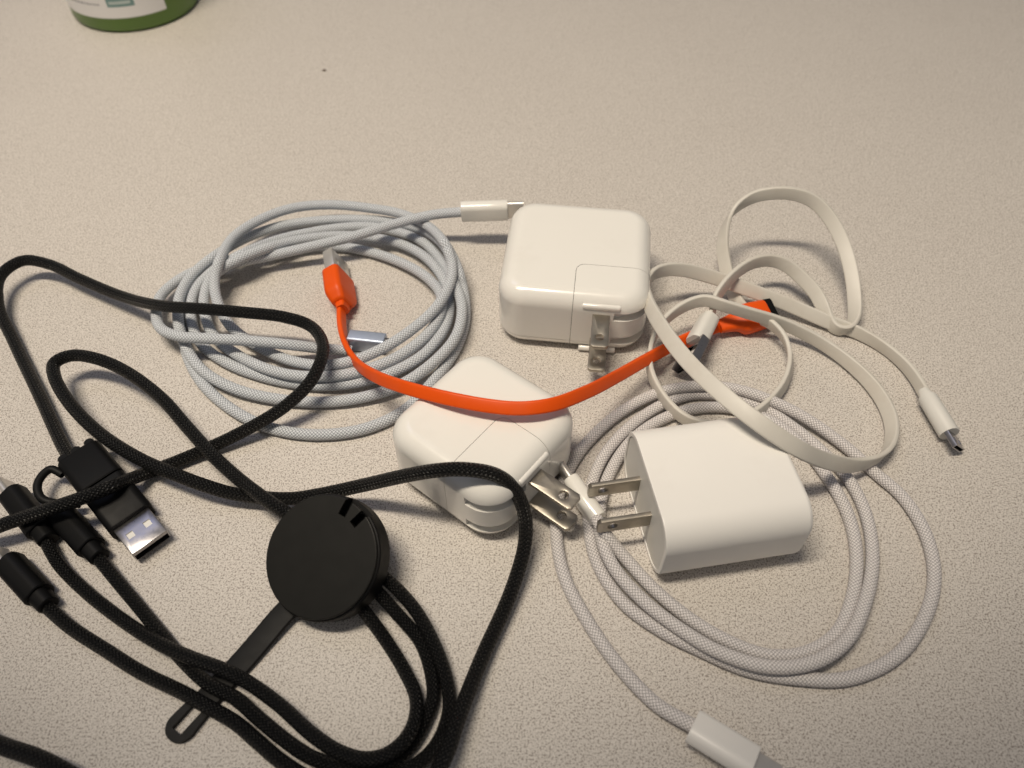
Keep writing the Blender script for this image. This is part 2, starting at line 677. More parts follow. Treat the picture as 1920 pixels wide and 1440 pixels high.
def usb_c_tip(parent, fr, mat='tip_steel', L=6.6):
    me = boolean(loft([(-0.5, 8.3, 2.45, 1.2), (L, 8.3, 2.45, 1.2)], 6), [('DIFFERENCE', loft([(0.2, 7.7, 1.85, 0.9), (L + 1, 7.7, 1.85, 0.9)], 6))])
    s = finish('metal_tip', xform(me, fr), mat, parent, 30)
    finish('insert', xform(box_mesh(0, L - 1, -3.3, 3.3, -0.35, 0.35), fr), 'dark_gap', s, 25)
    return s


def shift(fr, dx=0, dy=0, dz=0):
    O, A = fr
    return O + A @ np.array([dx, dy, dz], float), A


def blade(parent, fr, L=16.0, w=6.35, t=1.5):
    """plug blade from x=0 to L, width along y, thin along z, with round hole"""
    c = 0.9
    outer = [(-1, -w / 2), (L - c, -w / 2), (L, -w / 2 + c), (L, w / 2 - c), (L - c, w / 2), (-1, w / 2)]
    hx = L - 4.6
    inner = [(hx + 1.55 * math.cos(a), 1.55 * math.sin(a)) for a in np.linspace(0, 2 * math.pi, 24, endpoint=False)]
    me = plate_with_hole(outer, inner, -t / 2, t / 2, hx, 0)
    bm = bmesh.new()
    bm.from_mesh(me)
    es = [e for e in bm.edges if len(e.link_faces) == 2 and e.calc_face_angle(0) > 0.9]
    bmesh.ops.bevel(bm, geom=es, offset=0.16, segments=2, affect='EDGES', profile=0.5)
    bm.to_mesh(me)
    bm.free()
    return finish('prong', xform(me, fr), 'blade', parent, 30)


# ================================================================== SETTING
tb = box_mesh(-700, 700, -260, 1000, -28, 0, 2.0, 3)
table = finish('table', tb, 'table', None, 30)
table['kind'] = 'structure'
table['label'] = 'cream laminate table top with fine dark speckles'


# ================================================================== POWER ADAPTERS
def rounded_box(W, D, h, rv, r):
    """box with vertical corner radius rv and edge fillet r, centred in x,y from z=0 to h"""
    secs = []
    for a in np.linspace(0, 90, 8):
        a = math.radians(a)
        e = r * (1 - math.cos(a)) if False else r * (1 - math.sin(a))
        secs.append((r * (1 - math.cos(a)), e))
    v, f = [], []
    n = 10
    k = 4 * (n + 1)
    zs = [(z, e) for z, e in secs] + [(h - z, e) for z, e in secs[::-1]]
    for z, e in zs:
        for x, y in rounded_outline(W - 2 * e, D - 2 * e, max(rv - e, 0.5), n):
            v.append((x, y, z))
    for i in range(len(zs) - 1):
        for j in range(k):
            a, b = i * k + j, i * k + (j + 1) % k
            f.append((a, b, b + k, a + k))
    f.append(tuple(range(k))[::-1])
    f.append(tuple(range((len(zs) - 1) * k, len(zs) * k)))
    return pymesh(v, f)


def corner_prism(x0, y1, r, grow, z0, z1, far=60):
    """region x > x0, y < y1 (the detachable corner) with its inner corner rounded"""
    x0, y1 = x0 + grow, y1 - grow
    pts = [(far, y1), (far, -far), (x0, -far), (x0, y1 - r)]
    for i in range(1, 8):
        a = math.pi - math.pi / 2 * i / 8
        pts.append((x0 + r + r * math.cos(a), y1 - r + r * math.sin(a)))
    pts.append((x0 + r, y1))
    return prism(pts[::-1], z0, z1)


def square_adapter(name, label, W, centre, yaw, mirror, bx, seam_depth, rails):
    """square wall adapter with a detachable corner plug: built with the prongs on the -y face next to
    the +x corner; mirror swaps the two faces of that corner"""
    h, rv, r = 28.0, 10.5, 6.5
    hw = W / 2
    t = thing(name, label, 'power adapter', centre)
    O, A = yaw_frame((centre[0], centre[1], 0), yaw)
    if mirror:
        A = A @ np.array([[0, -1, 0], [-1, 0, 0], [0, 0, 1.0]])
    fr = (O, A)
    x0, y1 = hw - 28.0, -hw + seam_depth
    ring = boolean(prism(rounded_outline(W + 6, W + 6, rv + 3, 10), 5.55, 5.75), [('DIFFERENCE', prism(rounded_outline(W - 0.45, W - 0.45, rv - 0.2, 10), 5, 6.5))])
    body = boolean(rounded_box(W, W, h, rv, r), [('DIFFERENCE', corner_prism(x0, y1, 3.5, 0, -5, 40)), ('DIFFERENCE', ring)])
    finish('housing', xform(body, fr), 'white', t, 28, True)
    # near-black block behind the seam, darkens the joint line
    finish('seam_backing', xform(box_mesh(x0 - 1.2, hw - 8, -hw + 8, y1 + 1.2, 3, h - 0.9), fr), 'dark_gap', t, 0)
    # finger grooves run from the prongs round the corner
    cuts = [('INTERSECT', corner_prism(x0, y1, 3.4, 0.16, -5, 40))]
    for zc in (20.1, 7.6):
        g = boolean(prism(rounded_outline(W + 8, W + 8, rv + 4, 10), zc - 1.9, zc + 1.9), [('DIFFERENCE', prism(rounded_outline(W - 4.0, W - 4.0, rv + 0.6, 10), zc - 6, zc + 6))])
        g = boolean(g, [('INTERSECT', box_mesh(bx + 4.5, hw + 6, -hw - 6, -hw + 11.5, zc - 8, zc + 8))])
        cuts.append(('DIFFERENCE', g))
    duck = boolean(rounded_box(W, W, h, rv, r), cuts)
    d = finish('corner_plug', xform(duck, fr), 'white', t, 28, True)
    for z, yy in rails:
        me = soft_loft(14, 2.6, 2.5, 1.1, 0.6, 5)
        f2 = (O + A @ np.array([bx - 7.2, -hw + yy, z]), A)
        finish('rail', xform(me, f2), 'white', d, 40)
    for z in (20.2, 7.6):
        Rm = np.array([[0, 1, 0], [-1, 0, 0], [0, 0, 1.0]])     # blade x -> -y
        f2 = (O + A @ np.array([bx, -hw, z]), A @ Rm)
        blade(t, f2, 15.6)
    return t


square_adapter('power_adapter', 'larger square white power adapter with two prongs facing the front, furthest back', 56.2, (25.1, 229.2), -6.9, False, 10.8, 18.6, ((23.9, 1.15), (1.9, 0.7)))
square_adapter('power_adapter', 'smaller square white power adapter lying under the orange ribbon cable', 47.2, (-9.2, 148.8), -38.6, True, 3.5, 19.6, ((23.9, 1.15), (1.9, 0.7)))


def flat_adapter():
    L, W, T = 45.0, 43.4, 27.0
    yaw = 9.3
    c = np.array([63.2, 130.2, 0])
    t = thing('power_adapter', 'rounded white power adapter with two prongs pointing left, inside the white braided coil', 'power adapter', c)
    O, A = yaw_frame(c + (0, 0, T / 2), yaw)
    fr = (O, A)
    r = 9.0
    # body: lofted along x, prong face at x=-L/2 with a thin raised rim
    secs = [(-L / 2, W - 0.9, T - 0.9, r - 0.4), (-L / 2 + 0.15, W - 0.35, T - 0.35, r - 0.15), (-L / 2 + 0.5, W, T, r), (L / 2 - 1.6, W, T, r), (L / 2 - 0.75, W - 0.45, T - 0.45, r - 0.2), (L / 2 - 0.2, W - 1.5, T - 1.5, r - 0.7), (L / 2, W - 3.0, T - 3.0, r - 1.4)]
    me = boolean(loft(secs, 12), [('DIFFERENCE', loft([(-L / 2 - 2, W - 2.9, T - 2.9, r - 1.4), (-L / 2 + 0.7, W - 2.9, T - 2.9, r - 1.4)], 12))])
    finish('housing', xform(me, fr), 'white_satin', t, 30, True)
    f2 = shift(fr, -L / 2 + 0.3)
    finish('prong_face', xform(loft([(0, W - 3.1, T - 3.1, r - 1.5), (0.5, W - 3.1, T - 3.1, r - 1.5)], 10), f2), 'white_end', t, 30)
    Rm = np.array([[-1, 0, 0], [0, 0, 1.0], [0, 1.0, 0]])      # blade x -> -x, width upright
    for y in (-6.4, 6.4):
        blade(t, (O + A @ np.array([-L / 2 + 0.3, y, 0.4]), A @ Rm), 16.6)
    return t


flat_adapter()

# ================================================================== GREY BRAIDED CABLE
RG = 2.05
grey = thing('braided_cable', 'grey blue braided cable in a coil, with white plug behind the large adapter', 'cable', P(600, 600, 0))
grey_pts = [
    (868, 397, 17), (810, 403, 15), (740, 420, 13.5), (660, 444, 12), (580, 463, 9), (500, 481, 5), (432, 495, 2.4), (388, 517, 2.1), (352, 560, 2.1), (342, 610, 2.1), (350, 662, 2.1), (382, 722, 2.1), (448, 776, 2.1), (520, 806, 2.1),
    (605, 815, 2.1), (690, 802, 2.1), (760, 768, 2.1), (812, 715, 2.1), (854, 655, 2.3), (872, 600, 2.5), (868, 540, 4), (848, 480, 6), (808, 428, 6.5),
    # second turn: the outer strand on top
    (755, 402, 7), (690, 390, 7.5), (620, 384, 8), (550, 390, 9), (488, 412, 10), (438, 445, 11), (412, 488, 11), (402, 530, 10), (411, 575, 8.5), (433, 612, 6), (468, 640, 4), (508, 662, 4), (555, 679, 6), (605, 685, 8), (660, 677, 9), (720, 652, 10), (775, 616, 10.5), (815, 580, 11), (840, 540, 10.5), (848, 505, 9), (836, 465, 6), (800, 434, 4), (750, 419, 3.2), (690, 412, 3),
    # third
    (610, 413, 3), (530, 423, 3.5), (460, 447, 4), (400, 482, 5), (357, 520, 6), (336, 560, 6.5), (334, 600, 5), (344, 640, 3.5), (375, 690, 2.6), (430, 725, 2.4), (505, 746, 2.4), (600, 754, 2.4), (680, 745, 3), (750, 722, 4), (812, 680, 6), (854, 632, 7.5), (866, 580, 7), (854, 535, 5), (828, 490, 3.2), (788, 451, 2.6), (735, 432, 2.4), (690, 425, 2.4),
    # fourth
    (640, 427, 2.4), (585, 435, 2.4), (520, 450, 2.6), (455, 476, 3.4), (400, 508, 4.5), (364, 550, 5), (359, 600, 4), (378, 645, 3), (425, 680, 2.6), (490, 705, 2.6), (550, 718, 2.6), (605, 723, 3), (665, 718, 4), (730, 700, 5), (790, 668, 6), (830, 622, 6), (843, 575, 5), (832, 525, 4), (797, 482, 4), (750, 457, 4), (700, 446, 4),
    # fifth
    (640, 442, 4), (580, 447, 4.5), (510, 462, 5.5), (440, 490, 6.5), (400, 517, 7), (384, 552, 7), (385, 592, 6), (403, 632, 4.5), (440, 662, 4), (490, 688, 5), (545, 703, 5.5), (605, 706, 6), (670, 698, 6.5), (740, 672, 7), (796, 632, 7), (825, 590, 7), (826, 552, 6), (800, 520, 4.5), (760, 496, 3.5), (710, 477, 3),
    # sixth: under the top strands, then out to the magnetic end
    (650, 464, 3), (585, 462, 4), (520, 470, 3.2), (450, 486, 2.6), (390, 500, 2.6), (343, 520, 3.2), (304, 552, 4.5), (293, 588, 7), (303, 617, 9), (338, 631, 11), (395, 635, 12), (465, 639, 11.5), (540, 646, 9.5), (600, 653, 6), (660, 658, 4.0)]
gs = settle([img_samples(grey_pts)], [RG])[0]
gq = PN(gs)
finish('cord', tube(gq, RG), 'grey_braid', grey, 80)
# white plug end
f = frame(P(865, 397, 17), P(956, 394, 18), 90)
finish('plug', xform(soft_loft(19.5, 9.0, 5.6, 2.4, 0.35), f), 'white', grey, 35)
usb_c_tip(grey, shift(f, 19.5))
# magnetic end
f = frame(P(655, 640, 3.6), P(729, 648, 3.6), 0)
mg = finish('magnetic_plug', xform(soft_loft(14.2, 5.6, 7.0, 1.1, 0.3), shift(f, 0, 0.5, 0.3)), 'alu', grey, 35)
finish('contact_face', xform(soft_loft(1.3, 2.2, 3.0, 0.8, 0.2), shift(f, 14.1, 0.8, 1.2)), 'dark_steel', mg, 35)

# ================================================================== WHITE BRAIDED CABLE
RW = 2.0
white = thing('braided_cable', 'white braided cable coiled loosely around the rounded power adapter', 'cable', P(1400, 1050, 0))
white_pts = [
    (1118, 972, 5), (1140, 1008, 3.2), (1172, 1046, 2), (1225, 1104, 2), (1300, 1165, 2), (1372, 1206, 2), (1440, 1229, 2), (1510, 1224, 2), (1568, 1188, 2), (1598, 1120, 2), (1606, 1040, 2), (1590, 965, 2), (1556, 902, 2), (1510, 842, 2), (1450, 792, 2), (1385, 768, 2), (1320, 764, 2), (1255, 780, 2), (1200, 812, 2), (1165, 850, 2), (1138, 900, 2), (1126, 945, 2),
    (1126, 1000, 3), (1150, 1062, 4), (1206, 1126, 4), (1282, 1184, 4), (1352, 1224, 4), (1440, 1250, 5), (1522, 1243, 5), (1588, 1200, 4), (1625, 1120, 3), (1636, 1040, 2.5), (1622, 960, 2), (1588, 895, 2), (1545, 850, 2), (1490, 803, 2), (1430, 765, 2), (1370, 745, 2), (1300, 740, 2), (1232, 764, 2), (1165, 815, 2), (1125, 868, 2), (1106, 925, 2),
    (1105, 995, 2.4), (1123, 1062, 2.2), (1170, 1131, 2), (1240, 1182, 2), (1310, 1217, 2), (1400, 1255, 2), (1500, 1272, 2), (1590, 1272, 2), (1680, 1231, 2), (1733, 1160, 2), (1752, 1080, 2), (1735, 1000, 2), (1692, 932, 2), (1640, 886, 2), (1580, 833, 2.5), (1500, 778, 3.5), (1430, 745, 3.5), (1370, 728, 3), (1300, 724, 3), (1230, 738, 2.4), (1165, 772, 2), (1105, 825, 2), (1072, 870, 2), (1048, 930, 2),
    (1043, 1000, 2), (1058, 1080, 2), (1100, 1162, 2), (1160, 1248, 2), (1230, 1320, 2.2), (1275, 1348, 3.2), (1302, 1362, 4)]
ws = settle([img_samples(white_pts)], [RW])[0]
finish('cord', tube(PN(ws), RW), 'white_braid', white, 80)
f = frame(P(1122, 976, 5.5), P(1066, 896, 6.5), 82)
finish('plug', xform(soft_loft(16.4, 9.0, 5.6, 2.5, 0.35), f), 'white', white, 35)
usb_c_tip(white, shift(f, 16.4))
f = frame(P(1298, 1360, 5.0), P(1397, 1421, 5.4), -24)
finish('plug', xform(soft_loft(17.6, 10.0, 5.8, 2.4, 0.35), f), 'white_satin', white, 35)
usb_c_tip(white, shift(f, 17.6))

# ================================================================== ORANGE RIBBON CABLE
orange = thing('ribbon_cable', 'short orange flat cable arching over the smaller square adapter', 'cable', P(960, 760, 0))
op = [(640, 562, 6.5, 117), (640, 585, 6.2, 116), (641, 612, 6.2, 114), (648, 645, 7.5, 102), (668, 680, 11, 84), (705, 706, 19, 66), (765, 728, 28, 52), (840, 747, 32, 46), (915, 761, 33, 40), (975, 766, 33, 38), (1035, 759, 32.5, 42), (1100, 735, 27, 50), (1160, 704, 17, 54), (1220, 670, 11, 58), (1275, 641, 7, 58), (1320, 622, 5, 55), (1352, 611, 4.5, 45)]
finish('cord', ribbon(PN([p[:3] for p in op]), [p[3] for p in op], 4.5, 2.1), 'orange', orange, 40)
# standing plug
p0, p1 = P(641, 566, 6.6), P(631, 500, 6.6)
f = frame(p0, p1, 0)
x = unit(np.array([p1[0] - p0[0], p1[1] - p0[1], 0]))
yv = unit(np.array([-0.45, 0.10, 0.89]) - x * (np.array([-0.45, 0.10, 0.89]) @ x))
f = (p0, np.stack([x, yv, np.cross(x, yv)], 1))
pb = finish('plug', xform(loft([(-4.5, 5.6, 3.6, 1.2), (-2.0, 6.0, 4.2, 1.4), (-1.9, 8.4, 5.6, 2.0), (-1.0, 9.4, 6.2, 2.0), (0.2, 11.2, 6.8, 2.1), (1.2, 12.6, 7.2, 2.1), (2.2, 13.6, 7.5, 2.1), (3.4, 14.1, 7.6, 2.1), (5, 14.2, 7.6, 2.1), (14.0, 14.2, 7.6, 2.1), (14.5, 14.0, 7.4, 2.0), (14.9, 13.4, 6.8, 1.7)], 8), f), 'orange', orange, 62)
usb_a_shell(orange, shift(f, 14.9), 'tip_steel', 'tongue', 11.2)
# small raised fork mark on the broad face
for (xa, xb, ya, yb) in ((4.2, 12.0, -0.28, 0.28), (5.6, 8.4, 1.3, 1.8), (7.0, 9.8, -1.8, -1.3), (8.2, 8.8, 0.2, 1.8), (6.6, 7.2, -1.8, -0.2)):
    finish('raised_mark', xform(box_mesh(xa, xb, ya, yb, -4.05, -3.8, 0.08, 1), f), 'orange', pb, 30)
# far plug with black nose
f = frame(P(1352, 611, 4.8), P(1450, 584, 4.8), 18)
pb = finish('plug', xform(loft([(-1.0, 5.4, 3.4, 1.4), (2.5, 6.2, 4.2, 1.8), (5.5, 7.4, 5.2, 2.2), (7.0, 8.6, 6.0, 2.5), (7.9, 10.2, 6.9, 2.8), (8.8, 11.4, 7.5, 3.0), (10.0, 11.9, 7.8, 3.1), (14.0, 11.8, 7.8, 3.1), (19.3, 11.2, 7.4, 3.0), (19.8, 10.8, 7.0, 2.8), (20.0, 10.3, 6.6, 2.6)], 8), f), 'orange', orange, 62)
finish('nose_cap', xform(loft([(19.8, 10.2, 6.6, 1.0), (22.6, 9.8, 6.2, 1.0), (22.9, 9.0, 5.6, 0.9)], 4), f), 'black_plastic', orange, 35)

# ================================================================== WHITE RIBBON CABLE
wr = thing('ribbon_cable', 'white flat cable tangled in standing loops, with two small white plugs', 'cable', P(1450, 650, 0))
rp = [(1335, 590, 10, 70), (1341, 563, 12, 72), (1362, 531, 15, 76), (1386, 508, 16, 80), (1412, 493, 16, 82), (1445, 488, 15, 80), (1474, 497, 13.5, 72), (1502, 520, 11, 60), (1530, 551, 8, 50), (1541, 572, 6, 50), (1552, 597, 4.2, 72), (1565, 616, 3.4, 92), (1586, 620, 3.6, 104), (1601, 600, 4.8, 124),
      (1602, 556, 9, 146), (1595, 505, 14, 150), (1580, 455, 19, 142), (1556, 410, 24, 124), (1526, 378, 28, 106), (1490, 364, 30, 99), (1452, 362, 30, 98), (1412, 370, 28, 96), (1378, 393, 24, 80), (1360, 425, 19, 62), (1355, 462, 14, 52), (1360, 500, 9, 46), (1370, 536, 5, 48), (1385, 570, 4, 60), (1408, 590, 7, 84), (1440, 604, 9, 98),
      (1468, 630, 8, 106), (1482, 668, 6, 110), (1474, 713, 5, 108), (1446, 752, 4.6, 104), (1402, 784, 4.4, 98), (1340, 800, 4.4, 92), (1285, 786, 5, 90), (1242, 744, 6, 90), (1218, 690, 8, 90), (1224, 637, 10, 90), (1250, 598, 12, 88), (1288, 572, 14.5, 86), (1322, 563, 16, 86), (1354, 572, 16, 88), (1400, 586, 14, 90),
      (1470, 608, 9, 88), (1540, 643, 5, 84), (1600, 687, 3.6, 74), (1645, 735, 3.4, 64), (1670, 785, 3.6, 60), (1670, 830, 4.4, 68), (1650, 858, 5.6, 84), (1608, 872, 8, 104), (1556, 866, 16, 126), (1498, 842, 27, 140), (1430, 798, 33, 146), (1360, 744, 34, 146), (1292, 680, 32, 142), (1242, 615, 28, 130), (1214, 562, 22, 112), (1211, 532, 20.5, 98), (1232, 510, 19, 82), (1272, 505, 17, 68),
      (1330, 518, 13, 58), (1400, 542, 9, 54), (1480, 572, 6, 54), (1555, 604, 4, 60), (1610, 624, 3.2, 78), (1660, 653, 3.2, 90), (1698, 686, 3.6, 90), (1722, 718, 4, 86), (1738, 748, 4.4, 80)]
finish('cord', ribbon(PN([p[:3] for p in rp]), [p[3] for p in rp], 5.5, 1.75), 'white_rib', wr, 40)
f = frame(P(1331, 594, 9.6), P(1297, 659, 8.6), 58)
wb = finish('plug', xform(loft([(-2.0, 2.6, 2.4, 0.9), (0.0, 3.2, 3.0, 1.1), (0.1, 6.0, 5.4, 2.2), (0.7, 7.4, 6.8, 2.6), (14.0, 7.8, 7.2, 2.6), (14.4, 7.4, 6.8, 2.4)], 6), f), 'white_end', wr, 40)
# half-height metal tongue of the slim plug
me = box_mesh(13.8, 27.2, -5.6, 5.6, -2.0, 1.6, 0.3, 2)
me = boolean(me, [('DIFFERENCE', box_mesh(18.4, 30, -5.2, 5.2, -0.6, 3)), ('DIFFERENCE', box_mesh(14.2, 30, -5.2, 5.2, -1.6, 1.2))])
sh = finish('metal_shell', xform(me, f), 'steel', wr, 25)
finish('insert', xform(box_mesh(14.0, 26.6, -1.4, 5.1, -1.55, -0.3, 0.1, 1), f), 'tongue', sh, 25)
finish('insert', xform(box_mesh(14.0, 26.6, -5.1, -1.45, -1.55, -0.9, 0.1, 1), f), 'dark_gap', sh, 25)
f = frame(P(1738, 744, 5.0), P(1788, 826, 4.6), -42)
wb = finish('plug', xform(loft([(-3.0, 3.6, 3.4, 1.5), (-0.6, 5.4, 4.8, 2.2), (0.0, 5.6, 5.0, 2.3), (0.2, 6.6, 5.8, 2.6), (0.8, 6.9, 6.4, 2.9), (16.0, 7.2, 6.7, 2.9), (16.3, 6.8, 6.3, 2.7)], 6), f), 'white_end', wr, 40)
me = boolean(loft([(16.0, 6.6, 1.9, 0.35), (22.4, 6.6, 1.9, 0.35)], 3), [('DIFFERENCE', box_mesh(18, 24, -2.9, 2.9, -0.6, 0.6))])
sh = finish('metal_tip', xform(me, f), 'steel', wr, 25)
for y in (-2.0, 2.0):
    finish('latch', xform(box_mesh(19.0, 20.6, y - 0.4, y + 0.4, 0.85, 1.25, 0.1, 1), f), 'steel', sh, 25)

# ================================================================== BLACK MULTI-HEAD CABLE
RB, RS = 2.2, 1.95
black = thing('charging_cable', 'black braided charging cable with round hub, strap and several plugs', 'cable', P(500, 1000, 0))
main_pts = [
    (140, 872, 6), (118, 836, 5), (76, 745, 4), (26, 640, 4), (-4, 570, 7), (2, 516, 9.5), (42, 489, 10), (90, 495, 9), (150, 523, 8), (230, 556, 9), (300, 573, 14), (380, 579, 17), (460, 586, 17), (530, 594, 16), (580, 610, 15), (604, 640, 16), (602, 675, 17), (580, 718, 15), (530, 765, 10), (450, 812, 5), (380, 845, 3), (330, 866, 2.6), (290, 881, 2.6), (240, 900, 8), (205, 914, 13), (150, 935, 14), (100, 952, 13), (40, 972, 10), (0, 986, 9),
    (-80, 1022, 6), (-150, 1100, 4), (-170, 1220, 4), (-120, 1320, 6), (-50, 1374, 8), (0, 1397, 9), (70, 1421, 9), (130, 1452, 8), (250, 1530, 4), (420, 1575, 3), (600, 1575, 3), (740, 1530, 3), (800, 1475, 4.5), (834, 1420, 6.5), (860, 1345, 6), (905, 1230, 4), (958, 1110, 5), (984, 1020, 9), (984, 968, 14), (966, 920, 22), (928, 890, 30), (870, 880, 33), (820, 882, 31), (760, 892, 24), (680, 910, 13), (600, 927, 7), (540, 935, 5), (440, 926, 6), (380, 909, 8), (330, 890, 8.5),
    (265, 862, 9), (190, 815, 10), (130, 755, 11), (102, 705, 12), (103, 680, 12), (132, 667, 12), (175, 671, 12), (230, 693, 11), (300, 744, 10), (352, 802, 9), (402, 857, 8.5), (450, 900, 9), (492, 932, 10.5), (545, 968, 10)]
c3 = [(178, 1038, 4), (214, 1083, 3), (262, 1140, 2.1), (303, 1190, 2.1), (345, 1240, 2.4), (392, 1283, 3.4), (440, 1308, 3.4), (488, 1350, 2.3), (536, 1389, 2.1), (584, 1420, 2.1), (645, 1438, 2.1), (716, 1434, 2.1), (764, 1404, 2.1), (795, 1356, 2.1), (812, 1308, 2.1), (808, 1260, 2.3), (788, 1203, 3.5), (744, 1150, 5.5), (710, 1112, 7), (680, 1085, 8)]
c2 = [(80, 1003, 4), (110, 1057, 3), (160, 1108, 2.1), (230, 1163, 2.1), (300, 1207, 4), (360, 1234, 6), (420, 1256, 6.5), (466, 1280, 5.5), (524, 1322, 4.5), (584, 1376, 4.5), (632, 1408, 4.5), (680, 1423, 4.5), (720, 1417, 4.5), (755, 1392, 4.5), (777, 1353, 3), (780, 1308, 2.1), (757, 1255, 2.1), (723, 1200, 3), (694, 1160, 5), (660, 1115, 7)]
c1 = [(70, 1120, 4), (128, 1173, 2.6), (200, 1220, 2.1), (260, 1258, 2.1), (340, 1297, 2.8), (390, 1325, 3.4), (440, 1354, 2.6), (488, 1395, 2.1), (530, 1430, 2.1), (590, 1464, 2.1), (660, 1476, 2.1), (730, 1460, 2.1), (795, 1423, 2.1), (824, 1387, 2.1), (842, 1332, 2.1), (839, 1284, 2.1), (819, 1220, 3), (786, 1155, 5), (752, 1112, 7), (712, 1075, 8)]
bm_ = settle([img_samples(main_pts), img_samples(c3), img_samples(c2), img_samples(c1)], [RB, RS, RS, RS], 120)
finish('cord', tube(PN(bm_[0]), RB), 'black_braid', black, 80)
for s in bm_[1:]:
    finish('branch_cord', tube(PN(s), RS), 'black_braid', black, 80)

# hub: tilted round case
n = unit(np.array([-0.27, -0.38, 0.885]))
hx = unit(np.array([1.0, 0, 0]) - n * n[0])
hy = np.cross(n, hx)
hub_f = (P(600, 1043, 16.6), np.stack([hx, hy, n], 1))


def disc(r0, z0, z1, e, seg=72):
    prof = [(0, z0), (r0 - e, z0), (r0 - e * 0.3, z0 + e * 0.3), (r0, z0 + e), (r0, z1 - e), (r0 - e * 0.3, z1 - e * 0.3), (r0 - e, z1), (0, z1)]
    v, fc = [], []
    for r, z in prof[1:-1]:
        for i in range(seg):
            a = 2 * math.pi * i / seg
            v.append((r * math.cos(a), r * math.sin(a), z))
    k = len(prof) - 2
    for i in range(k - 1):
        for j in range(seg):
            fc.append((i * seg + j, i * seg + (j + 1) % seg, (i + 1) * seg + (j + 1) % seg, (i + 1) * seg + j))
    fc.append(tuple(range(seg))[::-1])
    fc.append(tuple(range((k - 1) * seg, k * seg)))
    return pymesh(v, fc)


def slot(ang, r0, r1, w, z0, z1):
    me = box_mesh(r0, r1, -w / 2, w / 2, z0, z1)
    a = math.radians(ang)
    return xform(me, (np.zeros(3), np.array([[math.cos(a), -math.sin(a), 0], [math.sin(a), math.cos(a), 0], [0, 0, 1]])))


cuts = [('DIFFERENCE', slot(62, 13.2, 22, 2.6, -4.5, 3)), ('DIFFERENCE', slot(42, 13.2, 22, 2.6, -4.5, 3))]
case = boolean(disc(18.6, -8.8, -1.0, 0.7), [('DIFFERENCE', slot(62, 12.8, 22, 2.6, -4.0, 3)), ('DIFFERENCE', slot(42, 12.8, 22, 2.6, -4.0, 3)), ('DIFFERENCE', slot(52, 16.8, 22, 8.0, -4.0, 3))])
hub = finish('hub_case', xform(case, hub_f), 'black_plastic', black, 15)
lid = boolean(disc(18.0, -1.6, 0.0, 0.35), [('DIFFERENCE', slot(62, 13.2, 22, 2.6, -4.5, 3)), ('DIFFERENCE', slot(42, 13.2, 22, 2.6, -4.5, 3))])
finish('lid', xform(lid, hub_f), 'black_lid', hub, 15)
# strap with slotted end, lying on the table under the cords
sp = [(560, 1122, 3.2), (530, 1152, 2.6), (492, 1197, 1.6), (448, 1248, 1.0), (400, 1298, 1.0), (372, 1328, 1.0)]
strap = finish('strap', ribbon(PN(sp), [0] * len(sp), 7.2, 1.5), 'black_rubber', black, 40)
e0, e1 = P(376, 1324, 1.0), P(318, 1388, 1.0)
f = frame(e0, e1)
Ls = float(np.linalg.norm(e1 - e0))
outer = [(-1.0, -3.6)] + [(Ls - 4.2 + 4.2 * math.cos(a), 4.2 * math.sin(a)) for a in np.linspace(-math.pi / 2, math.pi / 2, 14)] + [(-1.0, 3.6)]
inner = [(0.9, -1.7), (Ls - 2.6, -1.7), (Ls - 2.6, 1.7), (0.9, 1.7)]
finish('strap_end', xform(plate_with_hole(outer, inner, -0.8, 0.8, Ls / 2 - 0.5, 0), f), 'black_rubber', strap, 35)

# main plug with its tethered adapter
f = frame(P(148, 852, 5.2), P(285, 1023, 4.2), 0)
O, A = f
total = float(np.linalg.norm(P(285, 1023, 4.2) - P(148, 852, 5.2)))
b1 = loft([(0, 6, 5.0, 2.0), (0.6, 9, 6.4, 2.4), (1.4, 14.4, 8.2, 2.6), (2.2, 14.8, 8.6, 2.6), (17.2, 14.8, 8.6, 2.6), (17.6, 14.2, 8.0, 2.4)], 6)
grip = []
for y in (-4.6, 0.0, 4.6):
    cyl = prism([(1.6 * math.cos(a), y + 1.6 * math.sin(a)) for a in np.linspace(0, 2 * math.pi, 20, endpoint=False)], -3.2, 3.6)
    grip.append(('UNION', xform(cyl, (np.array([1.2, 0, 0.3]), np.eye(3)))))
pl = finish('plug', xform(boolean(b1, grip), f), 'black_plastic', black, 35)
a1 = total - 11.6
ad = finish('plug_adapter', xform(loft([(18.0, 14.0, 7.6, 2.2), (18.4, 14.6, 8.2, 2.4), (a1 - 0.5, 14.6, 8.2, 2.4), (a1, 14.0, 7.6, 2.2)], 6), f), 'black_plastic', black, 35)
usb_a_shell(ad, shift(f, a1), 'steel', 'tongue', 11.6)
tq = PN([(118, 890, 6), (95, 880, 7), (76, 896, 7.5), (70, 916, 7.5), (80, 936, 7), (110, 944, 6), (150, 945, 5)])
finish('tether', tube(tq, 1.35, 12), 'black_rubber', pl, 80)


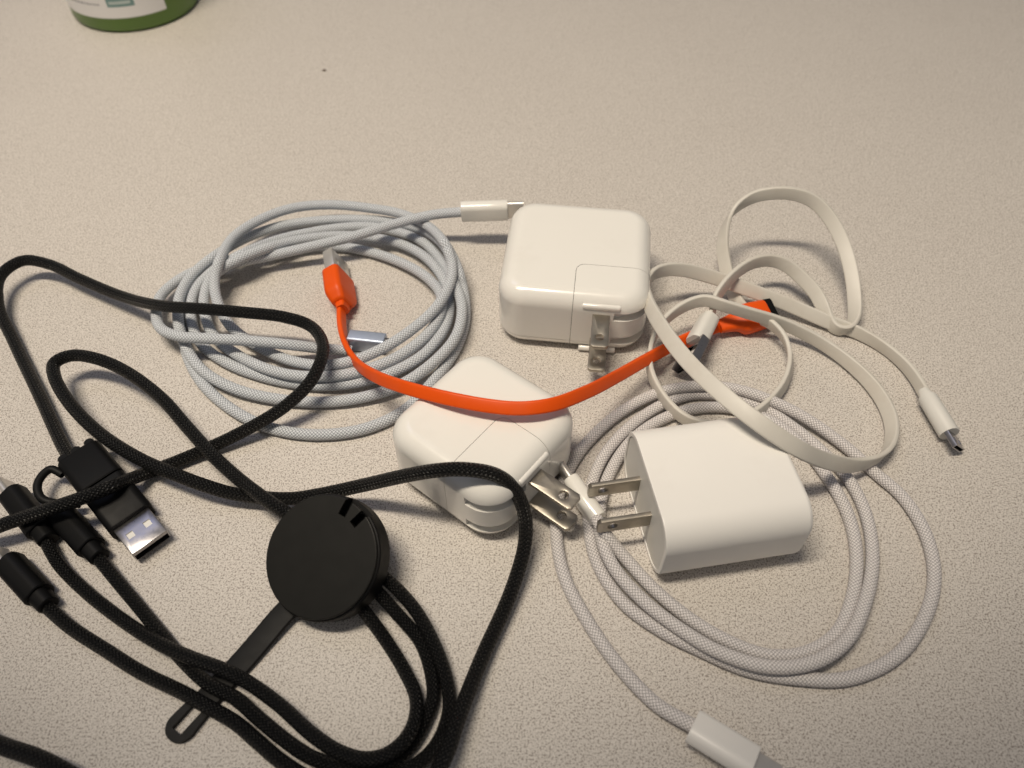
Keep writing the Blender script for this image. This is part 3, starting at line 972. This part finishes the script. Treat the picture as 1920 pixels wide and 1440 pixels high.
def small_head(p_tail, p_nose, tip, w=8.4, h=7.8):
    f = frame(p_tail, p_nose, 72)
    L = float(np.linalg.norm(np.asarray(p_nose) - np.asarray(p_tail)))
    b = finish('plug', xform(loft([(5.0, w - 0.6, h - 0.6, 2.6), (5.3, w, h, 2.8), (L - 0.4, w, h, 2.8), (L, w - 0.7, h - 0.7, 2.6)], 6), f), 'black_plastic', black, 35)
    finish('collar', xform(loft([(0, 5.4, 5.2, 2.2), (0.3, 6.2, 5.8, 2.4), (5.1, 6.6, 6.0, 2.4)], 6), f), 'black_plastic', b, 35)
    if tip == 'c':
        usb_c_tip(b, shift(f, L))
    elif tip == 'flat':
        m = finish('metal_tip', xform(soft_loft(6.6, 6.6, 1.8, 0.5, 0.2, 4), shift(f, L - 0.2)), 'steel', b, 30)
    return b


small_head(P(92, 1136, 4.0), P(17, 1054, 4.2), 'c')
small_head(P(92, 1014, 4.0), P(24, 926, 4.2), 'c')
small_head(P(188, 1046, 4.0), P(113, 962, 4.0), 'flat')

# ================================================================== BOTTLE AND CRUMB
bc = P(258, 7, 0)
RBOT = 37.0
bottle = thing('bottle', 'green plastic container with pale printed label, cut off at the top edge', 'bottle', bc)


def lathe(prof, seg=96, a0=0.0, a1=360.0, closed=True):
    v, fc = [], []
    m = seg if closed else seg + 1
    for r, z in prof:
        for i in range(m):
            a = math.radians(a0 + (a1 - a0) * i / seg)
            v.append((bc[0] + r * math.cos(a), bc[1] + r * math.sin(a), z))
    for i in range(len(prof) - 1):
        for j in range(seg):
            j2 = (j + 1) % m
            fc.append((i * m + j, i * m + j2, (i + 1) * m + j2, (i + 1) * m + j))
    return pymesh(v, fc)


finish('body', lathe([(0.1, 0.3), (RBOT - 4, 0.0), (RBOT - 2.2, 0.3), (RBOT - 0.8, 1.2), (RBOT, 3.0), (RBOT, 112), (RBOT - 2, 118), (RBOT - 8, 124), (22, 130), (20, 134), (20, 142), (0.1, 142)]), 'green', bottle, 45)
finish('cap', lathe([(0.1, 150), (22.6, 150), (23.4, 149), (23.4, 134.5), (20.4, 134.5)]), 'white_satin', bottle, 40)
lb = finish('label', lathe([(RBOT + 0.02, 9.0), (RBOT + 0.25, 9.05), (RBOT + 0.25, 100), (RBOT + 0.02, 100.1)], 72, 160, 318, False), 'label', bottle, 40)


def patch(name, a0, a1, z0, z1, mat, parent, dr=0.32, skew=0):
    k = max(2, int((a1 - a0) / 2))
    v, fc = [], []
    for i in range(k + 1):
        a = a0 + (a1 - a0) * i / k
        for z in (z0, z1):
            v.append((bc[0] + (RBOT + dr) * math.cos(math.radians(a)), bc[1] + (RBOT + dr) * math.sin(math.radians(a)), z))
    for i in range(k):
        fc.append((2 * i, 2 * i + 2, 2 * i + 3, 2 * i + 1))
    return finish(name, pymesh(v, fc), mat, parent, 40)


random.seed(4)
a = 222.0
while a < 262:                       # one unreadable line of small print
    wd = random.uniform(1.2, 3.4)
    patch('print_mark', a, a + wd, 16.2, 17.3, 'print', lb)
    a += wd + 0.8
patch('picture', 270, 293, 15.5, 34, 'teal', lb)
patch('picture', 272, 290, 17.0, 18.6, 'pale', lb, 0.36)

cc = P(608, 133, 0)
cr = thing('crumb', 'tiny dark crumb alone on the bare table at the back', 'crumb', cc)
bmc = bmesh.new()
bmesh.ops.create_icosphere(bmc, subdivisions=2, radius=1)
random.seed(2)
for v in bmc.verts:
    k = 1 + random.uniform(-0.25, 0.25)
    v.co = (cc[0] + v.co.x * 1.1 * k, cc[1] + v.co.y * 0.55 * k + v.co.x * 0.4, max(0.0, 0.4 + v.co.z * 0.45 * k))
mc = bpy.data.meshes.new("crumb")
bmc.to_mesh(mc)
bmc.free()
finish('grain', mc, 'crumb', cr, 60)
